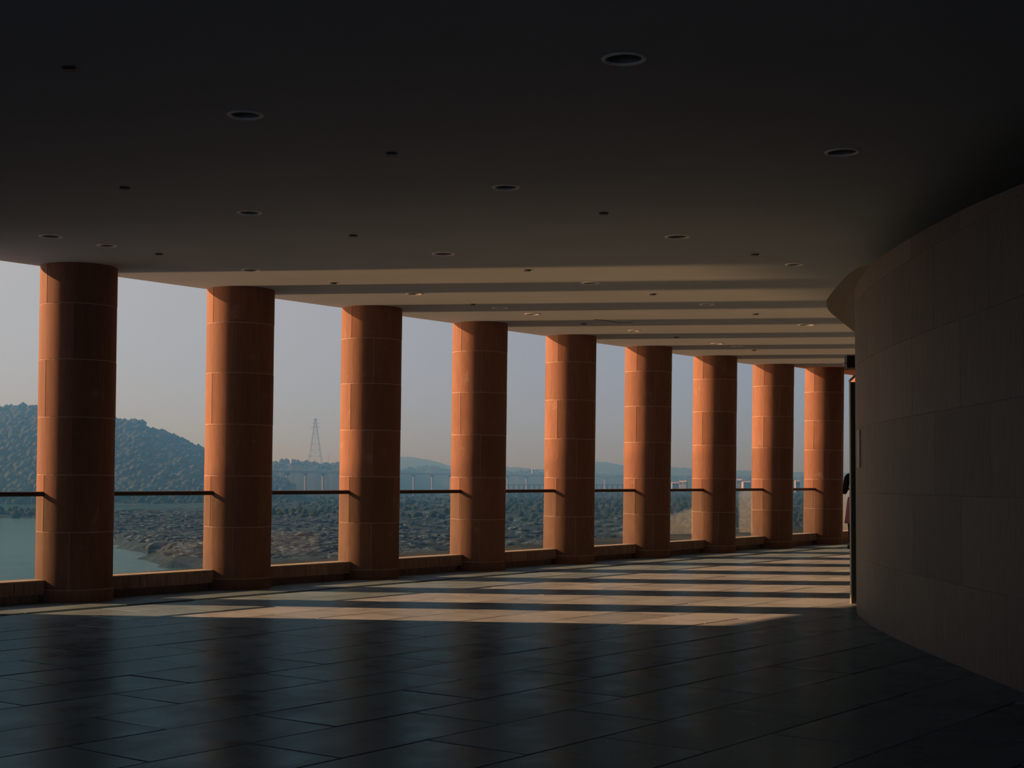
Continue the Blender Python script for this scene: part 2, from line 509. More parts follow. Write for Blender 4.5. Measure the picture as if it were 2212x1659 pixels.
OUTER = [e_back, edge_far, Vector((14, edge_far.y, 0)), Vector((14, -5, 0))]
hole_px = [(1855, 577), (1836, 590), (1820, 605), (1800, 628), (1788, 645), (1785, 652), (1787, 664), (1795, 676), (1815, 692), (1845, 717)]
HOLE = [on_plane(x, y, H) for x, y in hole_px]
HOLE = [Vector((q[0], q[1], 0)) for q in _catmull([(p.x, p.y) for p in HOLE], 5)]
last = HOLE[-1]
HOLE += [Vector((6.1, 23.1, 0)), Vector((7.2, 23.8, 0)), Vector((8.6, 23.9, 0)), Vector((9.8, 23.0, 0)), Vector((10.3, 21.2, 0)),
         Vector((10.0, 19.0, 0)), Vector((9.0, 16.8, 0)), Vector((7.4, 15.1, 0)), Vector((5.8, 14.4, 0)), Vector((4.6, 14.5, 0)), Vector((4.0, 15.0, 0))]

bm = bmesh.new()
def loop(poly):
    vs = [bm.verts.new((p.x, p.y, H)) for p in poly]
    for a, b in zip(vs, vs[1:] + vs[:1]): bm.edges.new((a, b))
loop(OUTER); loop(HOLE)
lamp_spots = []
for x, y, d, lab in BIG:
    p = on_plane(x, y, H); lamp_spots.append((p, d, lab))
    r = d / 2 - 0.012
    loop([p + Vector((math.cos(t) * r, math.sin(t) * r, 0)) for t in [2 * math.pi * i / 20 for i in range(20)]])
bmesh.ops.triangle_fill(bm, edges=bm.edges[:], use_beauty=True, normal=(0, 0, -1))
me = bpy.data.meshes.new('ceiling'); bm.to_mesh(me); bm.free(); me.materials.append(M['ceiling'])
ceiling = tag(obj('ceiling', me), 'dark smooth plaster ceiling dotted with round downlights', kind='structure')
mb = MB()
o4 = [(p.x, p.y) for p in OUTER]
mb.add([(x, y, H) for x, y in o4] + [(x, y, H + 0.45) for x, y in o4], [(0, 1, 5, 4), (1, 2, 6, 5), (2, 3, 7, 6), (3, 0, 4, 7)])
mb.build('slab_edge', M['ceiling'], ceiling)
MB().prism([(p.x, p.y) for p in OUTER], H + 1.6, H + 1.9).build('roof_slab', M['ceiling'], ceiling)
mb = MB(); n = len(HOLE)
mb.add([(p.x, p.y, H) for p in HOLE] + [(p.x, p.y, H + 1.6) for p in HOLE], [(i, (i + 1) % n, n + (i + 1) % n, n + i) for i in range(n)], True)
mb.build('opening_rim_wall', M['rim'], ceiling)
mb = MB()
mb.add([(x, y, H + 0.45) for x, y in o4] + [(x, y, H + 1.6) for x, y in o4], [(0, 1, 5, 4), (1, 2, 6, 5), (2, 3, 7, 6), (3, 0, 4, 7)])
mb.build('parapet_face', M['room_wall'], ceiling)
far_edge = AB(30, -0.2)
MB().prism([(edge_far.x - 0.1, edge_far.y), (far_edge.x, far_edge.y), (14, far_edge.y), (14, edge_far.y)], H2, H2 + 0.4).build('far_soffit', M['sandstone'], ceiling)
# hairline crack in the plaster
mb = MB(); cr = [on_plane(x, y, H - 0.001) for x, y in [(1283, 690), (1300, 691), (1318, 694), (1334, 697), (1350, 697), (1366, 696)]]
for a, b in zip(cr, cr[1:]): mb.bar(a, b, 0.006, 4, smooth=False)
mb.build('ceiling_crack', M['joint'], ceiling)

# ------------------------------------------------------------------ floor
floor = tag(MB().prism([(-26, -6), (15, -6), (15, 44), (8, 44), (AB(-26, -0.6).x, AB(-26, -0.6).y)], -0.35, -0.05).build('floor', M['joint']),
            'dark worn stone tile floor striped by sunlight', kind='structure')
T_W, T_L, GAP, B0 = 0.632, 1.2, 0.008, 1.085
tw, tl = T_W - GAP, T_L - GAP
mb = MB(); c = 0.004
mb.add([(-tl/2, -tw/2, -0.05), (tl/2, -tw/2, -0.05), (tl/2, tw/2, -0.05), (-tl/2, tw/2, -0.05),
        (-tl/2, -tw/2, -c), (tl/2, -tw/2, -c), (tl/2, tw/2, -c), (-tl/2, tw/2, -c),
        (-tl/2+c, -tw/2+c, 0), (tl/2-c, -tw/2+c, 0), (tl/2-c, tw/2-c, 0), (-tl/2+c, tw/2-c, 0)],
       [(0,1,5,4),(1,2,6,5),(2,3,7,6),(3,0,4,7),(4,5,9,8),(5,6,10,9),(6,7,11,10),(7,4,8,11),(8,9,10,11)])
tile_me = mb.mesh('floor_tile', M['floor'])
tiles = []
for j in range(0, 30):
    b = B0 + T_W * (j + 0.5)
    for i in range(-26, 30):
        a = (i + 0.5 * (j % 2) + 0.13) * T_L
        p = AB(a, b)
        if p.y < -4 or p.x > 13.5 or p.y > 40 or p.x < -24: continue
        vis = 0
        if p.y > 5.2:
            px = CX + F * p.x / p.y; py = HOR + F * EYE / p.y
            wx = np.interp(p.y, [k[0] for k in WK], [k[1] for k in WK])
            vis = (-120 < px < 2330) and py < 1780 and p.x < wx + 0.5
        tiles.append((p.length if vis else 1e6 + p.length, p))
tiles.sort(key=lambda t: t[0])
rest = MB()
for q, (dist, p) in enumerate(tiles):
    rz = -(math.pi / 2 - RZ) + math.pi / 2
    if q < 300 and dist < 1e6:
        obj('tile', tile_me, floor, (p.x, p.y, random.uniform(-0.0008, 0.0008)), (random.gauss(0, 0.0022), random.gauss(0, 0.0018), rz + random.choice((0, math.pi))))
    else:
        ca, sa = math.cos(rz), math.sin(rz); tx, ty = random.gauss(0, 0.002), random.gauss(0, 0.002)
        vs = [(-tl/2, -tw/2), (tl/2, -tw/2), (tl/2, tw/2), (-tl/2, tw/2)]
        top = [(p.x + x*ca - y*sa, p.y + x*sa + y*ca, x*tx + y*ty) for x, y in vs]
        rest.add(top + [(x, y, -0.05) for x, y, z in top], [(0,1,2,3),(4,5,1,0),(5,6,2,1),(6,7,3,2),(7,4,0,3)])
tag(rest.build('distant_tiles', M['floor'], floor), kind='stuff')
# drain slot and the edge band of paving between it and the columns
mb_len = 1.2
mb = MB()
mb.prism([tuple(AB(-26, 0.91)[:2]), tuple(AB(30, 0.91)[:2]), tuple(AB(30, 1.085)[:2]), tuple(AB(-26, 1.085)[:2])][::-1], -0.06, -0.045)
mb.build('drain_channel', M['joint'], floor)
for k in range(-6, 26):
    a0 = k * 1.2; a1 = a0 + 1.19
    MB().prism([tuple(AB(a0, 0.985)[:2]), tuple(AB(a0, 1.045)[:2]), tuple(AB(a1, 1.045)[:2]), tuple(AB(a1, 0.985)[:2])], -0.045, -0.03).build('drain_cover', M['rail'], floor)
    MB().prism([tuple(AB(a0, -0.5)[:2]), tuple(AB(a0, 0.90)[:2]), tuple(AB(a1, 0.90)[:2]), tuple(AB(a1, -0.5)[:2])], -0.05, 0.0).build('edge_slab', M['floor'], floor)

# ------------------------------------------------------------------ room walls out of the light
mb = MB(); pts = [AB(-26.1, -0.25), AB(-SP - 0.36, -0.25), AB(-SP - 0.36, 0.2), AB(-26.1, 0.2)]
tag(mb.prism([(p.x, p.y) for p in pts], -0.1, H + 1.6).build('wall_left', M['room_wall']), 'solid wall beyond the left end of the colonnade', kind='structure')
wb_ = MB().box((-25.5, -5.3, 3.4), (14.3, -5.0, H + 1.6)).box((-25.5, -5.3, -0.1), (14.3, -5.0, 0.1))  # unseen back wall, its wide openings added to let in cool fill light
for x_ in (-25.5, -18.6, -12.6, -6.6, -0.6, 3.0):
    wb_.box((x_, -5.3, 0.1), (x_ + (0.5 if x_ < 3 else 11.3), -5.0, 3.4))
tag(wb_.build('wall_back', M['room_wall']), 'plain unseen wall behind the viewpoint, wide openings added for fill light', kind='structure')
tag(MB().box((14.0, -5.0, -0.1), (14.3, 42, H + 1.6)).build('wall_right', M['room_wall']), 'plain wall beyond the curved core', kind='structure')

# unseen slab added outside the left bays to block the upward sun lamp
pts = [Vector((-19, 5, 0)), AB(-SP - 3, -0.3), AB(-0.25, -0.3), Vector((-19, 16.75, 0))]
tag(MB().prism([(p.x, p.y) for p in pts], -1.3, -0.7).build('light_block_slab', M['room_wall']), 'added unseen slab blocking upward light below the left bays', kind='structure')

# curved inner wall
nW = len(WC)
mb = MB(); vs = []
for i, p in enumerate(WC):
    d = (WC[min(i + 1, nW - 1)] - WC[max(i - 1, 0)]).normalized(); nn = Vector((-d.y, d.x, 0))
    zt = wall_top(p.y) - 0.004
    f0 = p - nn * 0.003; b0 = p - nn * 0.30
    vs += [(f0.x, f0.y, -0.05), (f0.x, f0.y, zt), (b0.x, b0.y, zt), (b0.x, b0.y, -0.05)]
fs = []
for i in range(nW - 1):
    o = i * 4
    for a, b in ((0, 1), (1, 2), (2, 3)): fs.append((o + a, o + b, o + 4 + b, o + 4 + a))
mb.add(vs, fs)
wall_core = tag(mb.build('wall_core', M['wall_mortar']), 'dark curved stone wall rounding away on the right', kind='structure')
joints = [0.0, 0.57, 1.187, 1.804, 2.42, 3.037, 4.0]
BL = 1.25
s_min = 8.0; s_max = WS[-1] - 4.0
for ci in range(6):
    s = s_min - (BL / 2 if ci % 2 else 0)
    while s < s_max:
        s0, s1 = s + 0.0025, s + BL - 0.0025
        mb = MB(); vs = []; seg = 5
        for q in range(seg + 1):
            ss = s0 + (s1 - s0) * q / seg
            p, nn = wall_pt(ss); zt = wall_top(p.y)
            z0 = joints[ci] + 0.0025; z1 = min(joints[ci + 1] - 0.0025, zt)
            f0 = p; b0 = p - nn * 0.03
            vs += [(f0.x, f0.y, z0), (f0.x, f0.y, z1), (b0.x, b0.y, z1), (b0.x, b0.y, z0)]
        front = [v for q in range(seg + 1) for v in (vs[q * 4], vs[q * 4 + 1])]
        mb.add(front, [(q*2, q*2+1, q*2+3, q*2+2) for q in range(seg)], True)
        fl = []
        for q in range(seg):
            o = q * 4
            fl += [(o+1, o+2, o+6, o+5), (o+3, o, o+4, o+7)]
        e_ = seg * 4
        mb.add(vs, fl + [(0, 3, 2, 1), (e_, e_+1, e_+2, e_+3)])
        if vs[1][2] - vs[0][2] > 0.02: mb.build('stone_block', M['wall_stone'], wall_core)
        s += BL

# ------------------------------------------------------------------ columns
def arc_block(a0, a1, z0, z1, r=R_COL, ri=0.33, seg=7):
    m = MB(); g = 0.004 / r
    vs = []
    for q in range(seg + 1):
        t = a0 + g + (a1 - a0 - 2 * g) * q / seg
        cs, sn = math.cos(t), math.sin(t)
        vs += [(ri*cs, ri*sn, z0), (r*cs, r*sn, z0), (r*cs, r*sn, z1), (ri*cs, ri*sn, z1)]
    outer = [v for q in range(seg + 1) for v in (vs[q * 4 + 1], vs[q * 4 + 2])]
    m.add(outer, [(q*2, q*2+2, q*2+3, q*2+1) for q in range(seg)], True)
    fl = []
    for q in range(seg):
        o = q * 4
        fl += [(o, o+4, o+5, o+1), (o+2, o+6, o+7, o+3)]
    m.add(vs, fl + [(0, 1, 2, 3), (seg*4+3, seg*4+2, seg*4+1, seg*4)])
    return m.mesh('stone_block', M['sandstone'])
CJ = [0.14, 0.758, 1.374, 1.995, 2.616, 3.22]
jg = 0.004
blocks = {}
def block_meshes(top):
    if top in blocks: return blocks[top]
    out = []
    zs = CJ + [top]
    for c in range(6):
        off = 0.0 if c % 2 == 1 else math.pi / 4
        out.append((arc_block(-math.pi/4, math.pi/4, 0, zs[c+1] - zs[c] - 2*jg), zs[c] + jg, off))
    blocks[top] = out
    return out
mortar_prof = [(R_COL - 0.0035, 0.0), (R_COL - 0.0035, 3.72)]
mortar_me = MB().lathe(mortar_prof, 36).mesh('mortar_core', M['mortar'])
base_me = MB().lathe([(0.30, 0), (R_COL + 0.008, 0), (R_COL + 0.008, 0.128), (R_COL, 0.136), (0.3, 0.136)], 36, False).mesh('base_ring', M['sandstone'])
col_labels = {
    -1: 'round orange sandstone column standing left of all columns in view',
    0: 'widest sandstone column, leftmost in view, between water and the blue hill',
    1: 'second sandstone column from the left, right of the blue hill',
    2: 'third sandstone column from the left, right of the lattice pylon',
    3: 'fourth sandstone column from the left, with bridge piers at its left',
    4: 'fifth sandstone column from the left, pale stains along its lit edge',
    5: 'sixth sandstone column from the left, between bridge and riverside houses',
    6: 'seventh sandstone column from the left, third from the curved wall',
    7: 'eighth sandstone column from the left, where the ceiling edge ends',
    8: 'narrowest whole sandstone column, beside the dark curved wall',
    9: 'thin sunlit sliver of sandstone column behind the dark wall edge',
    10: 'sandstone column hidden past the wall edge', 11: 'farther sandstone column hidden past the wall edge',
    12: 'last sandstone column hidden past the wall edge'}
q_tilt = Vector((0, 0, 1)).rotation_difference((Vector((0, 0, 1)) + NI * LEAN).normalized())
for i in range(-1, 13):
    p = P0 + STEP * i - NI * (LEAN * 1.2)
    t = thing('sandstone_column', col_labels[i], 'column', (p.x, p.y, 0.0), q_tilt.to_euler(), 'sandstone columns of the gallery')
    top = H if i < 8 else H2
    obj('mortar_core', mortar_me, t)
    obj('base_ring', base_me, t)
    spin = RZ + math.radians([0, 2, -4, 3, -2, 6, 4, -3, 2, -5, 3, 0, 1, 2][i + 1])
    for ci, (bmsh, z, off) in enumerate(block_meshes(top + 0.012)):
        for q in range(4):
            obj('stone_block', bmsh, t, (0, 0, z), (0, 0, spin + off + q * math.pi / 2 + math.pi / 4))

# ------------------------------------------------------------------ kerbs, glass and handrails in each bay
RAIL_Z = 1.165
bay_words = {-1: 'left of all columns in view', 0: 'left of the leftmost column in view', 1: 'between the first and second columns', 2: 'between the second and third columns',
             3: 'between the third and fourth columns', 4: 'between the fourth and fifth columns', 5: 'between the fifth and sixth columns',
             6: 'between the sixth and seventh columns', 7: 'between the seventh and eighth columns', 8: 'between the eighth and ninth columns',
             9: 'right of the ninth column, beside the wall edge'}
for k in range(0, 13):
    a0 = (k - 1) * SP + R_COL - 0.03; a1 = k * SP - R_COL + 0.03
    w = bay_words.get(k, 'hidden past the wall edge, bay %s' % ('ten', 'eleven', 'twelve')[k - 10] if k > 9 else '')
    L = a1 - a0
    org = AB(a0, 0)
    kb = thing('stone_kerb', 'low brown stone kerb ' + w, 'kerb', (org.x, org.y, 0), (0, 0, RZ), 'kerbs between the columns')
    MB().box((0, 0.055, 0), (L, 0.20, 0.087)).build('plinth', M['kerb_stone'], kb)
    nblk = 4; bl = L / nblk; sh = random.uniform(-0.12, 0.12)
    cuts = [0] + [bl * (q + 1) + sh for q in range(nblk - 1)] + [L]
    for q in range(nblk):
        MB().box((cuts[q] + 0.003, -0.03 + random.uniform(-0.003, 0.003), 0.087), (cuts[q + 1] - 0.003, 0.22, 0.225 + random.uniform(-0.003, 0.002))).build('stone_block', M['kerb_stone'], kb)
    MB().box((0, -0.035, 0.227), (L, 0.23, 0.242)).build('coping', M['mortar'], kb)
    bs_ = thing('glass_balustrade', 'clear glass panel with dark round handrail ' + w, 'balustrade', (org.x, org.y, 0.242), (0, 0, RZ), 'glass balustrades between the columns')
    MB().box((0.0, -0.006, 0.0), (L, 0.006, RAIL_Z - 0.262)).build('glass_pane', M['glass'], bs_)
    z = RAIL_Z - 0.242
    hr = MB().bar((0.02, 0, z), (L - 0.02, 0, z), 0.026, 14).build('handrail', M['rail'], bs_)
    for e0, e1 in ((0.02, 0.0), (L - 0.02, L)):
        MB().bar((e0, 0, z), (e1, 0, z), 0.027, 14, 0.020).build('end_cap', M['rail'], hr)

# ------------------------------------------------------------------ downlights
def lamp_meshes(d):
    r = d / 2
    ring = MB().lathe([(r - 0.024, 0.004), (r - 0.024, -0.004), (r - 0.016, -0.010), (r - 0.004, -0.008), (r + 0.004, -0.0005)], 32).mesh('trim_ring', M['trim'])
    cup = MB().lathe([(r - 0.022, 0.0), (r - 0.032, 0.075)], 28).mesh('reflector', M['lamp_inside'])
    ri = r - 0.032
    dif = MB().add([(math.cos(2*math.pi*i/28)*ri, math.sin(2*math.pi*i/28)*ri, 0.062) for i in range(28)], [tuple(range(27, -1, -1))]).mesh('diffuser', M['lamp_glass'])
    return ring, cup, dif
cache = {}
for p, d, lab in lamp_spots:
    if d not in cache: cache[d] = lamp_meshes(d)
    t = thing('recessed_downlight', lab, 'downlight', (p.x, p.y, H), group='round downlights in the ceiling')
    for nme, me_ in zip(('trim_ring', 'reflector', 'diffuser'), cache[d]): obj(nme, me_, t)
sp_ring = MB().lathe([(0.024, -0.014), (0.030, -0.016), (0.043, -0.006), (0.045, 0.0)], 20).mesh('trim_ring', M['spot'])
sp_lens = MB().lathe([(0.0005, -0.018), (0.016, -0.017), (0.025, -0.013)], 16).mesh('lens', M['lamp_inside'])
for x, y, lab in SMALL:
    p = on_plane(x, y, H)
    t = thing('ceiling_spot', lab, 'ceiling spot', (p.x, p.y, H), group='small dark spots in the ceiling')
    obj('trim_ring', sp_ring, t); obj('lens', sp_lens, t)

# ------------------------------------------------------------------ fittings at the wall's edge
# door post standing out from the wall past its bend
yD = 15.17
x0 = (1836 - CX) / F * yD
dp = thing('door_frame', 'dark green metal door post with a sunlit edge painted on at the curved wall', 'door frame', (x0, yD, 0))
MB().box((0.008, -0.03, 0.0), (0.115, 0.03, 2.36)).build('post', M['door'], dp)
MB().box((0.0, -0.026, 0.0), (0.008, 0.026, 2.36)).build('painted_sunlit_edge', M['door_sunlit'], dp)  # pale strip puts the post's sunlit edge into the colour
MB().add([(0.0, -0.035, 2.36), (0.0, 0.04, 2.36), (0.115, 0.04, 2.47), (0.115, -0.035, 2.47), (0.0, -0.035, 2.385), (0.0, 0.04, 2.385), (0.115, 0.04, 2.495), (0.115, -0.035, 2.495)],
         [(3,2,1,0),(4,5,6,7),(0,1,5,4),(1,2,6,5),(2,3,7,6),(3,0,4,7)]).build('slanted_cap', M['sign'], dp)
bx = thing('wall_box', 'small black box with a knob fixed high above the door post', 'wall box', (3.60, 15.3, 2.52))
MB().box((0.0, -0.06, 0.0), (0.17, 0.06, 0.135)).build('housing', M['black_plastic'], bx)
MB().bar((0.0, -0.01, 0.045), (-0.03, -0.01, 0.045), 0.016, 10).build('knob', M['trim'], bx)
# sign plate on the wall
def s_for_y(y):
    return float(np.interp(y, [p.y for p in WC], WS))
p, nn = wall_pt(s_for_y(13.45)); p2, n2 = wall_pt(s_for_y(13.72))
pl = thing('wall_plate', 'narrow pale plate on the curved wall near its edge', 'sign', (p.x, p.y, 1.43))
d2 = p2 - p
def off(v, k): return v + nn * k
mb = MB(); a = nn * 0.001; b = nn * 0.014 
mb.add([a, a + d2, b + d2, b, a + Vector((0,0,.36)), a + d2 + Vector((0,0,.36)), b + d2 + Vector((0,0,.36)), b + Vector((0,0,.36))],
       [(3,2,1,0),(4,5,6,7),(0,1,5,4),(1,2,6,5),(2,3,7,6),(3,0,4,7)])
mb.build('plate', M['sign'], pl)
for t_, z_ in ((0.1, 0.03), (0.9, 0.03), (0.1, 0.33), (0.9, 0.33)):
    c_ = nn * 0.014 + d2 * t_ + Vector((0, 0, z_))
    MB().bar(c_, c_ + nn * 0.004, 0.006, 8).build('screw', M['trim'], pl)

# ------------------------------------------------------------------ person beyond the wall edge
def skin_obj(name, pts, edges, radii, mat, parent, root=0, sub=2):
    me = bpy.data.meshes.new(name)
    me.from_pydata(pts, edges, []); me.update(); me.materials.append(mat)
    o = obj(name, me, parent)
    md = o.modifiers.new('skin', 'SKIN'); md.use_smooth_shade = True; md.branch_smoothing = 0.6
    for i, r in enumerate(radii):
        v = me.skin_vertices[0].data[i]
        v.radius = r if isinstance(r, tuple) else (r, r); v.use_root = (i == root)
    ss = o.modifiers.new('sub', 'SUBSURF'); ss.levels = 1; ss.render_levels = sub
    return o
pe = thing('person', 'person in black jacket and pink tunic leaning at the far balustrade', 'person', (6.78, 28.0, 0), (0, 0, math.radians(20)))
pts = [(0, 0, .95), (0, .0, 1.12), (0, .01, 1.30), (0, .0, 1.45), (0, .01, 1.53), (0, .03, 1.60), (0, .035, 1.68), (0, .02, 1.74),
       (-.09, 0, .90), (-.10, .02, .50), (-.10, -.01, .10), (-.10, .12, .035),
       (.09, 0, .90), (.11, .02, .50), (.12, -.01, .10), (.12, .12, .035),
       (-.19, 0, 1.43), (-.25, -.02, 1.17), (-.14, .20, 1.10), (-.10, .27, 1.12),
       (.19, 0, 1.43), (.25, -.02, 1.17), (.14, .20, 1.10), (.10, .27, 1.12)]
edges = [(0,1),(1,2),(2,3),(3,4),(4,5),(5,6),(6,7),(0,8),(8,9),(9,10),(10,11),(0,12),(12,13),(13,14),(14,15),(3,16),(16,17),(17,18),(18,19),(3,20),(20,21),(21,22),(22,23)]
radii = [(.14,.11),(.12,.09),(.14,.10),(.11,.08),.05,(.075,.09),(.08,.095),(.055,.065),.085,.055,.04,(.045,.03),.085,.055,.04,(.045,.03),.05,.042,.03,(.035,.018),.05,.042,.03,(.035,.018)]
for hb, sx in ((19, 1), (23, -1)):
    h = Vector(pts[hb])
    for q in range(4):
        b0 = len(pts); l = (.030, .036, .033, .026)[q]
        pts += [tuple(h + Vector((sx * (.012 * q - .012), .045 + l * .4, .004))), tuple(h + Vector((sx * (.013 * q - .010), .045 + l, -.012)))]
        edges += [(hb, b0), (b0, b0 + 1)]; radii += [.0085, .0075]
    b0 = len(pts)
    pts += [tuple(h + Vector((sx * .035, .015, .012))), tuple(h + Vector((sx * .05, .04, .010)))]
    edges += [(hb, b0), (b0, b0 + 1)]; radii += [.010, .008]
body = skin_obj('body', pts, edges, radii, M['skin'], pe)
MB().lathe([(0.001, .115), (.05, .105), (.085, .06), (.098, .0), (.09, -.06), (.075, -.11), (.05, -.13)], 18, c=(0, .0, 1.69)).build('hair', M['hair'], pe)
for sx in (-1, 1):
    MB().lathe([(0.001, .010), (.008, .006), (.010, 0), (.008, -.006), (0.001, -.010)], 10, c=(sx * .03, .118, 1.67)).build('eye', M['house'], pe)
    MB().lathe([(0.001, .03), (.014, .018), (.016, 0), (.012, -.02), (0.001, -.03)], 10, c=(sx * .085, .03, 1.665)).build('ear', M['skin'], pe)
MB().bar((0, .115, 1.67), (0, .142, 1.635), .008, 8, .015).build('nose', M['skin'], pe)
MB().box((-.025, .112, 1.603), (.025, .124, 1.612)).build('mouth', M['pink'], pe)
skin_obj('jacket', [(0, 0, .98), (0, 0, 1.12), (0, .01, 1.30), (0, 0, 1.44), (-.20, 0, 1.43), (-.26, -.02, 1.17), (-.16, .17, 1.10), (.20, 0, 1.43), (.26, -.02, 1.17), (.16, .17, 1.10)],
         [(0,1),(1,2),(2,3),(3,4),(4,5),(5,6),(3,7),(7,8),(8,9)], [(.17,.14),(.15,.12),(.165,.125),(.12,.095),.075,.06,.048,.075,.06,.048], M['jacket'], pe, 1)
MB().lathe([(.16, 1.02), (.18, .92), (.20, .75), (.23, .50), (.215, .50), (.15, .95)], 24).build('tunic', M['pink'], pe)
for sx in (-1, 1):
    skin_obj('trouser_leg', [(sx * .09, 0, .85), (sx * .105, .02, .50), (sx * .11, -.01, .09)], [(0, 1), (1, 2)], [.10, .075, .062], M['jacket'], pe)
    MB().lathe([(0.02, .09), (.055, .075), (.06, .03), (.055, .0), (0.001, 0)], 14, c=(sx * .11, .05, 0)).build('shoe', M['shoe'], pe)

# ================================================================== outdoors
WATER = -12.0
def hash2(ix, iy, seed):
    h = (ix.astype(np.int64) * 374761393 + iy.astype(np.int64) * 668265263 + seed * 974711) & 0x7fffffff
    h = ((h ^ (h >> 13)) * 1274126177) & 0x7fffffff
    return ((h ^ (h >> 16)) & 0xffff) / 65535.0
def vnoise(x, y, seed=0):
    ix = np.floor(x); iy = np.floor(y); fx = x - ix; fy = y - iy
    fx = fx * fx * (3 - 2 * fx); fy = fy * fy * (3 - 2 * fy)
    a = hash2(ix, iy, seed); b = hash2(ix + 1, iy, seed); c = hash2(ix, iy + 1, seed); d = hash2(ix + 1, iy + 1, seed)
    return (a * (1 - fx) + b * fx) * (1 - fy) + (c * (1 - fx) + d * fx) * fy
def fbm(x, y, wl, octs=5, gain=0.5, seed=0, ridged=False):
    s = np.zeros_like(x); amp = 1.0; tot = 0
    for o in range(octs):
        n = vnoise(x / wl + 17.3 * o, y / wl - 9.1 * o, seed + o)
        if ridged: n = 1 - np.abs(2 * n - 1)
        s += amp * n; tot += amp; amp *= gain; wl /= 2.03
    return s / tot
POOLS = [(-62, 190, 42, 34), (-335, 800, 165, 150)]
CHANNELS = [(-40.0, 120.0, -190.0, 530.0, 17.0, 17.0), (-150.0, 640.0, 30.0, 500.0, 20.0, 4.0)]
def in_pool(x, y):
    m = np.zeros_like(x)
    for cx, cy, rx, ry in POOLS:
        m = np.maximum(m, np.clip(1.35 - np.hypot((x - cx) / rx, (y - cy) / ry), 0, 0.6) / 0.6)
    for ax, ay, bx_, by_, w0, w1 in CHANNELS:
        t = np.clip(((x - ax) * (bx_ - ax) + (y - ay) * (by_ - ay)) / ((bx_ - ax) ** 2 + (by_ - ay) ** 2), 0, 1)
        dd = np.hypot(x - (ax + t * (bx_ - ax)), y - (ay + t * (by_ - ay)))
        m = np.maximum(m, np.clip(1.6 - dd / (w0 + (w1 - w0) * t), 0, 0.6) / 0.6)
    far = np.clip((y - 1750) / 350, 0, 1) * np.clip((0.115 - x / np.maximum(y, 1)) / 0.03, 0, 1)
    return np.maximum(m, far)
def land_h(x, y):
    rock = fbm(x * 0.55, y, 34, 6, 0.55, 3, True)
    big = fbm(x, y, 120, 3, 0.5, 9)
    z = WATER + 0.25 + (rock - 0.5) * 5.0 + (big - 0.4) * 3.0
    p = in_pool(x, y)
    return z - p * 4.2
ys = np.concatenate([np.geomspace(60, 190, 30)[:-1], np.geomspace(190, 760, 330)[:-1], np.geomspace(760, 9500, 170)])
us = np.linspace(-700, 2900, 520)
UU, YY = np.meshgrid((us - CX) / F, ys, indexing='ij')
XX = UU * YY
ZZ = land_h(XX, YY)
plants = np.clip((XX / np.maximum(YY, 1) - 0.01) / 0.09, 0, 1) * 0.38 + 0.12 + (fbm(XX, YY, 60, 3, 0.5, 21) - 0.5) * 0.5
land = tag(obj('riverbed', grid_mesh('riverbed', np.stack([XX, YY, ZZ], -1), M['land'], True, plants)), 'brown rocky riverbed with green scrub beyond the glass', kind='structure')
wx = np.array([[-2600, 40], [2600, 40], [4200, 9400], [-4200, 9400]])
water = tag(MB().add([(x, y, WATER) for x, y in wx], [(0, 1, 2, 3)]).build('river_water', M['water']), 'teal river water lying among the rocks', 'water', kind='stuff')

# boulders standing out of the riverbed
def rock_mesh(seed):
    b = bmesh.new(); bmesh.ops.create_icosphere(b, subdivisions=2, radius=1.0)
    r = random.Random(seed); ax = [Vector((r.gauss(0, 1), r.gauss(0, 1), r.gauss(0, 1))).normalized() for _ in range(9)]
    cut = [r.uniform(0.5, 0.85) for _ in ax]
    for v in b.verts:
        for d, c_ in zip(ax, cut):
            e_ = v.co.dot(d) - c_
            if e_ > 0: v.co -= d * e_ * 0.9
        v.co *= 1 + 0.08 * r.uniform(-1, 1)
        v.co.z *= 0.55
    m_ = bpy.data.meshes.new('boulder'); b.to_mesh(m_); b.free(); m_.materials.append(M['boulder'])
    return m_
rocks = [rock_mesh(s_) for s_ in range(7)]
wins = [(247, 440, 60), (588, 733, 55), (865, 974, 40), (1093, 1174, 26), (1284, 1346, 18), (1448, 1494, 10), (0, 79, 6)]
nb = 0
where = ['left of the second column', 'left of the third column', 'left of the fourth column', 'left of the fifth column', 'left of the sixth column', 'left of the seventh column', 'left of the leftmost column']
for (x0_, x1_, cnt), wh in zip(wins, where):
    made = 0; tries = 0
    while made < cnt and tries < 4000:
        tries += 1
        px = random.uniform(x0_, x1_); py = random.uniform(1112, 1216)
        p = on_plane(px, py, WATER + 0.3)
        if float(in_pool(np.array([p.x]), np.array([p.y]))[0]) > 0.12: continue
        z = float(land_h(np.array([p.x]), np.array([p.y]))[0])
        if z < WATER - 0.4: continue
        sz = random.choice((0.5, 0.6, 0.7, 0.85, 1.0, 1.25, 1.7)) * (p.y / 330) ** 0.4
        o = obj('boulder', random.choice(rocks), None, (p.x, p.y, z + sz * 0.12), (random.gauss(0, .2), random.gauss(0, .2), random.uniform(0, 6.3)))
        o.scale = (sz * random.uniform(1, 1.7), sz, sz * random.uniform(.7, 1.1))
        tag(o, 'grey brown boulder among riverbed rubble seen ' + wh, 'boulder', 'boulders ' + wh)
        made += 1
o = obj('boulder', rocks[2], None, tuple(on_plane(352, 1189, WATER + 0.7)), (0, 0, 0.4))
o.scale = (4.4, 3.0, 3.4)
tag(o, 'largest rounded boulder in the riverbed, left of the second column', 'boulder')

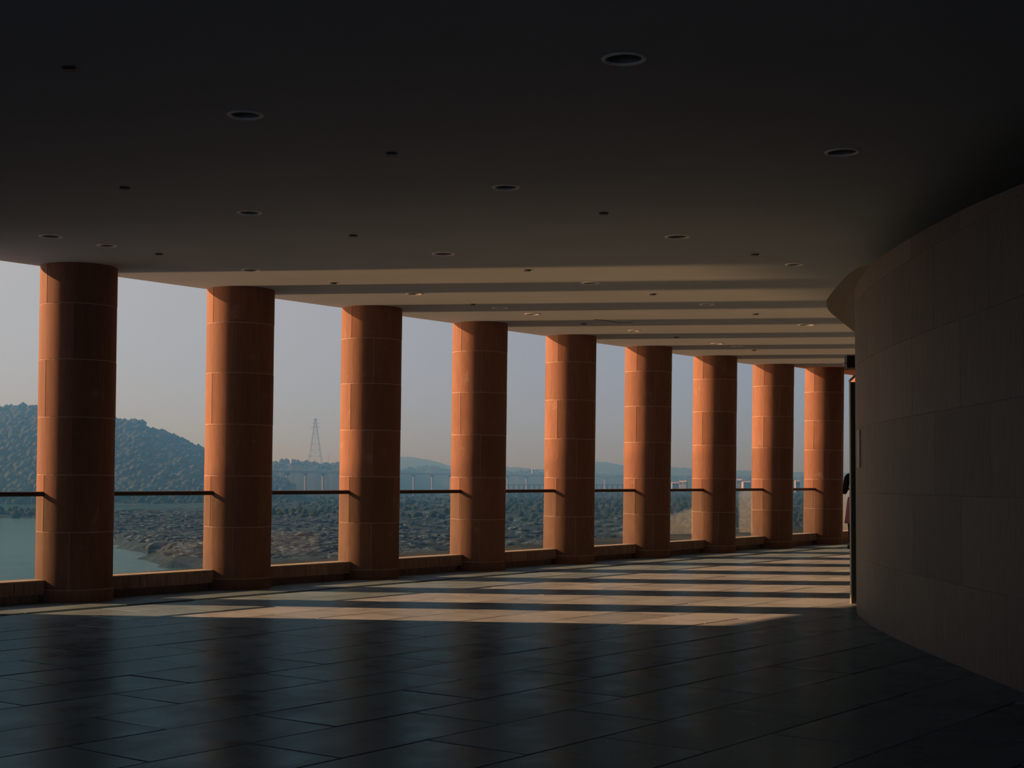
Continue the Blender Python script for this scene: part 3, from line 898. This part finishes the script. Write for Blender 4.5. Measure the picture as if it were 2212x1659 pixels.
def profile(pts_):
    xs, yy = zip(*pts_)
    return lambda q: np.interp(q, xs, yy)
def crowns(name, pos, size, mat, parent, sub=1, seed=0, stretch=(1, 1, 1.15), smooth=True):
    b = bmesh.new(); bmesh.ops.create_icosphere(b, subdivisions=sub, radius=1.0)
    bv = np.array([v.co[:] for v in b.verts]); bf = np.array([[v.index for v in f.verts] for f in b.faces]); b.free()
    r = np.random.default_rng(seed); n_ = len(pos)
    jit = 1 + r.uniform(-.28, .28, (n_, len(bv), 1))
    V = bv[None] * jit * size[:, None, None] * np.array(stretch) + pos[:, None, :]
    Fx = (bf[None] + (np.arange(n_) * len(bv))[:, None, None]).reshape(-1, 3)
    me = bpy.data.meshes.new(name)
    me.vertices.add(n_ * len(bv)); me.vertices.foreach_set('co', V.reshape(-1).astype(np.float32))
    me.loops.add(Fx.size); me.loops.foreach_set('vertex_index', Fx.reshape(-1).astype(np.int32))
    me.polygons.add(len(Fx)); me.polygons.foreach_set('loop_start', (np.arange(len(Fx)) * 3).astype(np.int32))
    me.polygons.foreach_set('use_smooth', np.full(len(Fx), smooth))
    me.update(calc_edges=True); me.materials.append(mat)
    return tag(obj(name, me, parent), kind='stuff')
# loose rubble between the boulders
n_ = 21000
pxx = np.concatenate([rng.uniform(230, 460, n_ // 3), rng.uniform(570, 1000, n_ // 3), rng.uniform(1075, 1760, n_ // 3)])
pyy = rng.uniform(1088, 1245, len(pxx))
pos = np.array([on_plane(a_, b_, WATER)[:] for a_, b_ in zip(pxx, pyy)])
pos = pos[in_pool(pos[:, 0], pos[:, 1]) < 0.2]; pos[:, 2] = land_h(pos[:, 0], pos[:, 1])
rub = crowns('riverbed_rubble', pos, (0.2 + 0.85 * rng.uniform(0, 1, len(pos)) ** 3) * (pos[:, 1] / 320) ** 0.25, M['rubble'], None, 1, 8, (1.9, 1.2, 0.62), False)
tag(rub, 'loose stones and rubble strewn over the riverbed', 'rubble', kind='stuff')

# forested hill on the left
hp = profile([(-900, 905), (-300, 868), (-80, 882), (0, 886), (40, 886), (90, 890), (170, 896), (240, 908), (295, 911), (330, 930), (370, 944), (400, 956), (425, 966), (445, 980), (480, 996), (540, 1020), (620, 1045), (700, 1055)])
HY0, HY1 = 930.0, 1120.0
def hill_h(x, y):
    px = CX + F * x / y
    top = EYE + (HOR - hp(px)) * HY1 / F
    t = np.clip((y - HY0) / (HY1 - HY0), 0, 1)
    t2 = np.where(y > HY1, np.clip(1 - (y - HY1) / 500, 0, 1), t ** 0.75)
    return WATER - 1 + (top - WATER + 1) * t2 + (fbm(x, y, 60, 4, 0.5, 31) - 0.5) * 9 * t2
yy = np.linspace(HY0 - 20, HY1 + 480, 90); uu = np.linspace(-900, 640, 180)
UU, YY = np.meshgrid((uu - CX) / F, yy, indexing='ij'); XX = UU * YY
hill = thing('forested_hill', 'blue hazy forested hill rising across the river on the left', 'hill')
obj('hillside', grid_mesh('hillside', np.stack([XX, YY, hill_h(XX, YY)], -1), M['forest_ground']), hill)
n_ = 5600
py_ = rng.uniform(HY0, HY1 + 50, n_); pu = rng.uniform(-160, 620, n_)
px_ = (pu - CX) / F * py_
pos = np.stack([px_, py_, hill_h(px_, py_) + 0.5], -1)
crowns('tree_canopy', pos, 1.3 + 2.6 * rng.uniform(0, 1, n_) ** 2.5, M['leaves'], hill, 1, 1)

# far wooded ridges
def ridge(name, label, pts_, Yp, depth, bumpy, mat, x0_, x1_, seed, tree):
    pf = profile(pts_); yf = profile(Yp)
    sh = np.array([0, 0.45, 0.8, 1.0, 0.2])
    uu = np.linspace(x0_, x1_, 420)
    Y = yf(uu)
    YY = Y[:, None] + depth * np.array([-0.5, -0.3, -0.12, 0, 0.3])[None]
    XX = ((uu - CX) / F)[:, None] * YY
    top = EYE + (HOR - pf(uu)) * Y / F
    top = top + (fbm(uu, uu * 0, 7, 3, 0.6, seed) - 0.5) * bumpy
    ZZ = WATER - 2 + (top[:, None] - WATER + 2) * sh[None]
    t = thing(name, label, 'hill')
    obj('slope', grid_mesh('slope', np.stack([XX, YY, ZZ], -1), mat), t)
    if tree:
        m_ = 900
        q = rng.uniform(x0_, x1_, m_); tt = rng.uniform(0.0, 1.0, m_)
        Y = yf(q); Yq = Y - depth * 0.12 * tt
        Zq = WATER - 2 + (EYE + (HOR - pf(q)) * Y / F - WATER + 2) * (1 - 0.2 * tt)
        crowns('tree_canopy', np.stack([(q - CX) / F * Yq, Yq, Zq], -1), rng.uniform(1.2, 3.2, m_), mat, t, 1, seed)
ridge('wooded_ridge', 'low blue wooded ridge behind the long bridge', [(300, 1000), (560, 1000), (600, 998), (640, 996), (680, 999), (733, 1003), (800, 1010), (865, 1014), (900, 1010), (935, 1005), (974, 1017),
      (1093, 1018), (1130, 1016), (1174, 1020), (1284, 1024), (1346, 1027), (1448, 1026), (1494, 1029), (1590, 1027), (1624, 1031), (1740, 1032), (2100, 1034)], [(250, 1450), (760, 1550), (900, 2350), (2150, 2600)], 420, 5, M['ridge'], 250, 2150, 41, True)
ridge('far_hill', 'palest distant hills on the horizon', [(300, 1000), (700, 1000), (800, 990), (865, 986), (905, 989), (940, 997), (974, 1006), (1093, 1008), (1174, 1013), (1240, 1002), (1284, 997), (1310, 998),
      (1346, 1005), (1448, 1008), (1494, 1012), (1590, 1016), (1740, 1020), (2100, 1022)], [(250, 3600), (2150, 3600)], 500, 4, M['ridge'], 250, 2150, 43, False)

# scrub along the banks
n_ = 2600
pyy = rng.uniform(1062, 1135, n_); pxx = rng.choice([0, 1, 2], n_, p=[.22, .18, .60])
pxx = np.where(pxx == 0, rng.uniform(-60, 90, n_), np.where(pxx == 1, rng.uniform(580, 980, n_), rng.uniform(1080, 1780, n_)))
pos = np.array([on_plane(a_, b_, WATER)[:] for a_, b_ in zip(pxx, pyy)])
e2 = np.stack([rng.uniform(1425, 1780, 1500), rng.uniform(1070, 1225, 1500)], -1)
pos = np.concatenate([pos, np.array([on_plane(a_, b_, WATER)[:] for a_, b_ in e2])])
keep = in_pool(pos[:, 0], pos[:, 1]) < 0.15
pos = pos[keep]; pos[:, 2] = land_h(pos[:, 0], pos[:, 1]) + 0.4
size = rng.uniform(0.8, 2.4, len(pos)) * (pos[:, 1] / 900) ** 0.5
scrub = crowns('riverbank_scrub', pos, size, M['leaves'], None, 1, 5)
tag(scrub, 'green scrub and bushes growing along the river banks', 'bushes', kind='stuff')

# long bridge on tall piers
Zb = EYE + 10.5
def bridge_pt(px, z):
    A = Vector((-190.0, 1151.0, 0)); B = Vector((167.0, 2149.0, 0)); d = B - A
    k_ = (px - CX) / F
    t = (k_ * A.y - A.x) / (d.x - k_ * d.y)
    p = A + d * t
    return Vector((p.x, p.y, z))
br = thing('road_bridge', 'long concrete bridge on tall piers crossing the river', 'bridge')
a = bridge_pt(500, Zb); b = bridge_pt(1520, Zb)
dr = (b - a).normalized(); sd = Vector((dr.y, -dr.x, 0))
MB().prism([tuple((a + sd * 3)[:2]), tuple((a - sd * 3)[:2]), tuple((b - sd * 3)[:2]), tuple((b + sd * 3)[:2])], Zb - 0.95, Zb).build('deck', M['concrete'], br)
for sgn in (-1, 1):
    MB().prism([tuple((a + sd * 3 * sgn)[:2]), tuple((a + sd * 2.75 * sgn)[:2]), tuple((b + sd * 2.75 * sgn)[:2]), tuple((b + sd * 3 * sgn)[:2])], Zb, Zb + 0.6).build('parapet', M['concrete'], br)
for px in (508, 546, 584, 621, 660, 698, 737, 775, 815, 855, 894, 934, 974, 1015, 1056, 1097, 1138, 1180, 1222, 1265, 1307, 1350, 1395, 1440, 1485):
    p = bridge_pt(px, 0); w_ = 1.0 * (p.y / 1280)
    mb = MB().bar((p.x, p.y, WATER - 1), (p.x, p.y, Zb - 3.2), w_, 8)
    mb.add([(p.x - w_, p.y - 1.2, Zb - 3.2), (p.x + w_, p.y - 1.2, Zb - 3.2), (p.x + w_, p.y + 1.2, Zb - 3.2), (p.x - w_, p.y + 1.2, Zb - 3.2),
            (p.x - w_ * 2.6, p.y - 2.5, Zb - 0.95), (p.x + w_ * 2.6, p.y - 2.5, Zb - 0.95), (p.x + w_ * 2.6, p.y + 2.5, Zb - 0.95), (p.x - w_ * 2.6, p.y + 2.5, Zb - 0.95)],
           [(0,1,5,4),(1,2,6,5),(2,3,7,6),(3,0,4,7),(4,5,6,7)])
    mb.build('pier', M['concrete'], br)
# low weir bridge in front of it
wb = thing('low_bridge', 'low bridge with many short piers below the long bridge', 'bridge')
yW = 1150.0
xa, xb = (1060 - CX) / F * yW, (1420 - CX) / F * yW
MB().box((xa, yW - 2, 0.45), (xb, yW + 2, 1.05)).build('deck', M['concrete'], wb)
x_ = xa + 1.2
while x_ < xb:
    MB().box((x_, yW - 1.6, WATER - 1), (x_ + 1.1, yW + 1.6, 0.45)).build('pier', M['concrete'], wb)
    x_ += 4.2

# lattice pylon on the ridge
pY = 1520.0
base = at_depth(681, 1001, pY); topz = at_depth(681, 904, pY).z
py = thing('lattice_pylon', 'tall faint lattice power pylon on the wooded ridge', 'pylon', (base.x, base.y, base.z))
Hh = topz - base.z
def half(t): return 6.6 * (1 - t) ** 1.15 + 0.7
lv = [0, .16, .31, .44, .56, .67, .77, .87, .94, 1.0]
cor = [(-1, -1), (1, -1), (1, 1), (-1, 1)]
for cx_, cy_ in cor:
    mb = MB()
    for t0, t1 in zip(lv, lv[1:]):
        mb.bar((cx_ * half(t0), cy_ * half(t0), Hh * t0), (cx_ * half(t1), cy_ * half(t1), Hh * t1), 0.19, 5)
    mb.build('leg', M['pylon'], py)
for t0, t1 in zip(lv, lv[1:]):
    mb = MB()
    for q in range(4):
        c0, c1 = cor[q], cor[(q + 1) % 4]
        h0, h1 = half(t0), half(t1)
        mb.bar((c0[0]*h0, c0[1]*h0, Hh*t0), (c1[0]*h1, c1[1]*h1, Hh*t1), 0.085, 4)
        mb.bar((c1[0]*h0, c1[1]*h0, Hh*t0), (c0[0]*h1, c0[1]*h1, Hh*t1), 0.085, 4)
        mb.bar((c0[0]*h1, c0[1]*h1, Hh*t1), (c1[0]*h1, c1[1]*h1, Hh*t1), 0.1, 4)
    mb.build('brace', M['pylon'], py)
for t0, ln in ((.80, 5), (.89, 4), (.97, 3)):
    mb = MB()
    for sgn in (-1, 1):
        mb.bar((0, 0, Hh * t0), (sgn * ln, 0, Hh * t0), 0.2, 4); mb.bar((0, 0, Hh * t0 + 1.7), (sgn * ln, 0, Hh * t0), 0.15, 4)
    mb.build('crossarm', M['pylon'], py)
mp_ = thing('thin_mast', 'thin mast on the ridge right of the lattice pylon', 'mast', tuple(at_depth(709, 1001, pY)))
MB().bar((0, 0, 0), (0, 0, 10), 0.2, 6, 0.12).build('pole', M['pylon'], mp_)
MB().bar((-0.9, 0, 8.5), (0.9, 0, 8.5), 0.14, 5).build('crossbar', M['pylon'], mp_)

# white houses
def house(px, py_, Y, w_, d_, h_, label):
    p = at_depth(px, py_, Y)
    t = thing('white_house', label, 'house', tuple(p), (0, 0, random.uniform(-.5, .5)), 'white houses across the river')
    wl = MB().box((-w_/2, -d_/2, -3), (w_/2, d_/2, h_)).build('walls', M['house'], t)
    MB().add([(-w_/2-.12, -d_/2-.12, h_), (w_/2+.12, -d_/2-.12, h_), (w_/2+.12, d_/2+.12, h_), (-w_/2-.12, d_/2+.12, h_), (-w_/2, 0, h_*1.35), (w_/2, 0, h_*1.35)],
             [(3,2,1,0),(0,1,5,4),(2,3,4,5),(1,2,5),(3,0,4)]).build('roof', M['roof'], t)
    for q in (-.25, .25):
        MB().box((w_*q-w_*.1, -d_/2-.05, h_*.3), (w_*q+w_*.1, -d_/2+.02, h_*.75)).build('window', M['win'], wl)
house(633, 998, 1500, 5, 4.5, 2.6, 'small white house on the ridge left of the lattice pylon')
house(728, 1003, 1520, 4.5, 4, 2.2, 'small white house on the ridge right of the lattice pylon')
house(1155, 1019, 2350, 10, 8, 4, 'white house on the ridge above the bridge, left of the fifth column')
house(1458, 1050, 900, 4, 4, 1.8, 'white riverside house right of the sixth column, nearer that column')
house(1476, 1048, 950, 5, 4, 2.2, 'larger white riverside house left of the seventh column')
house(1598, 1046, 950, 3.5, 4, 2.6, 'white riverside house right of the seventh column')
house(1612, 1048, 900, 5, 4, 1.8, 'white riverside house left of the eighth column')
house(1722, 1052, 800, 2.4, 2.4, 3.0, 'narrow white building left of the ninth column')

# valley haze: a real volume of air over the river, outside the building
haze = tag(MB().box((-3500, 110, -30), (3800, 4400, 80)).build('valley_haze', M['haze']), 'thin blue haze hanging over the river valley', 'haze', kind='stuff')
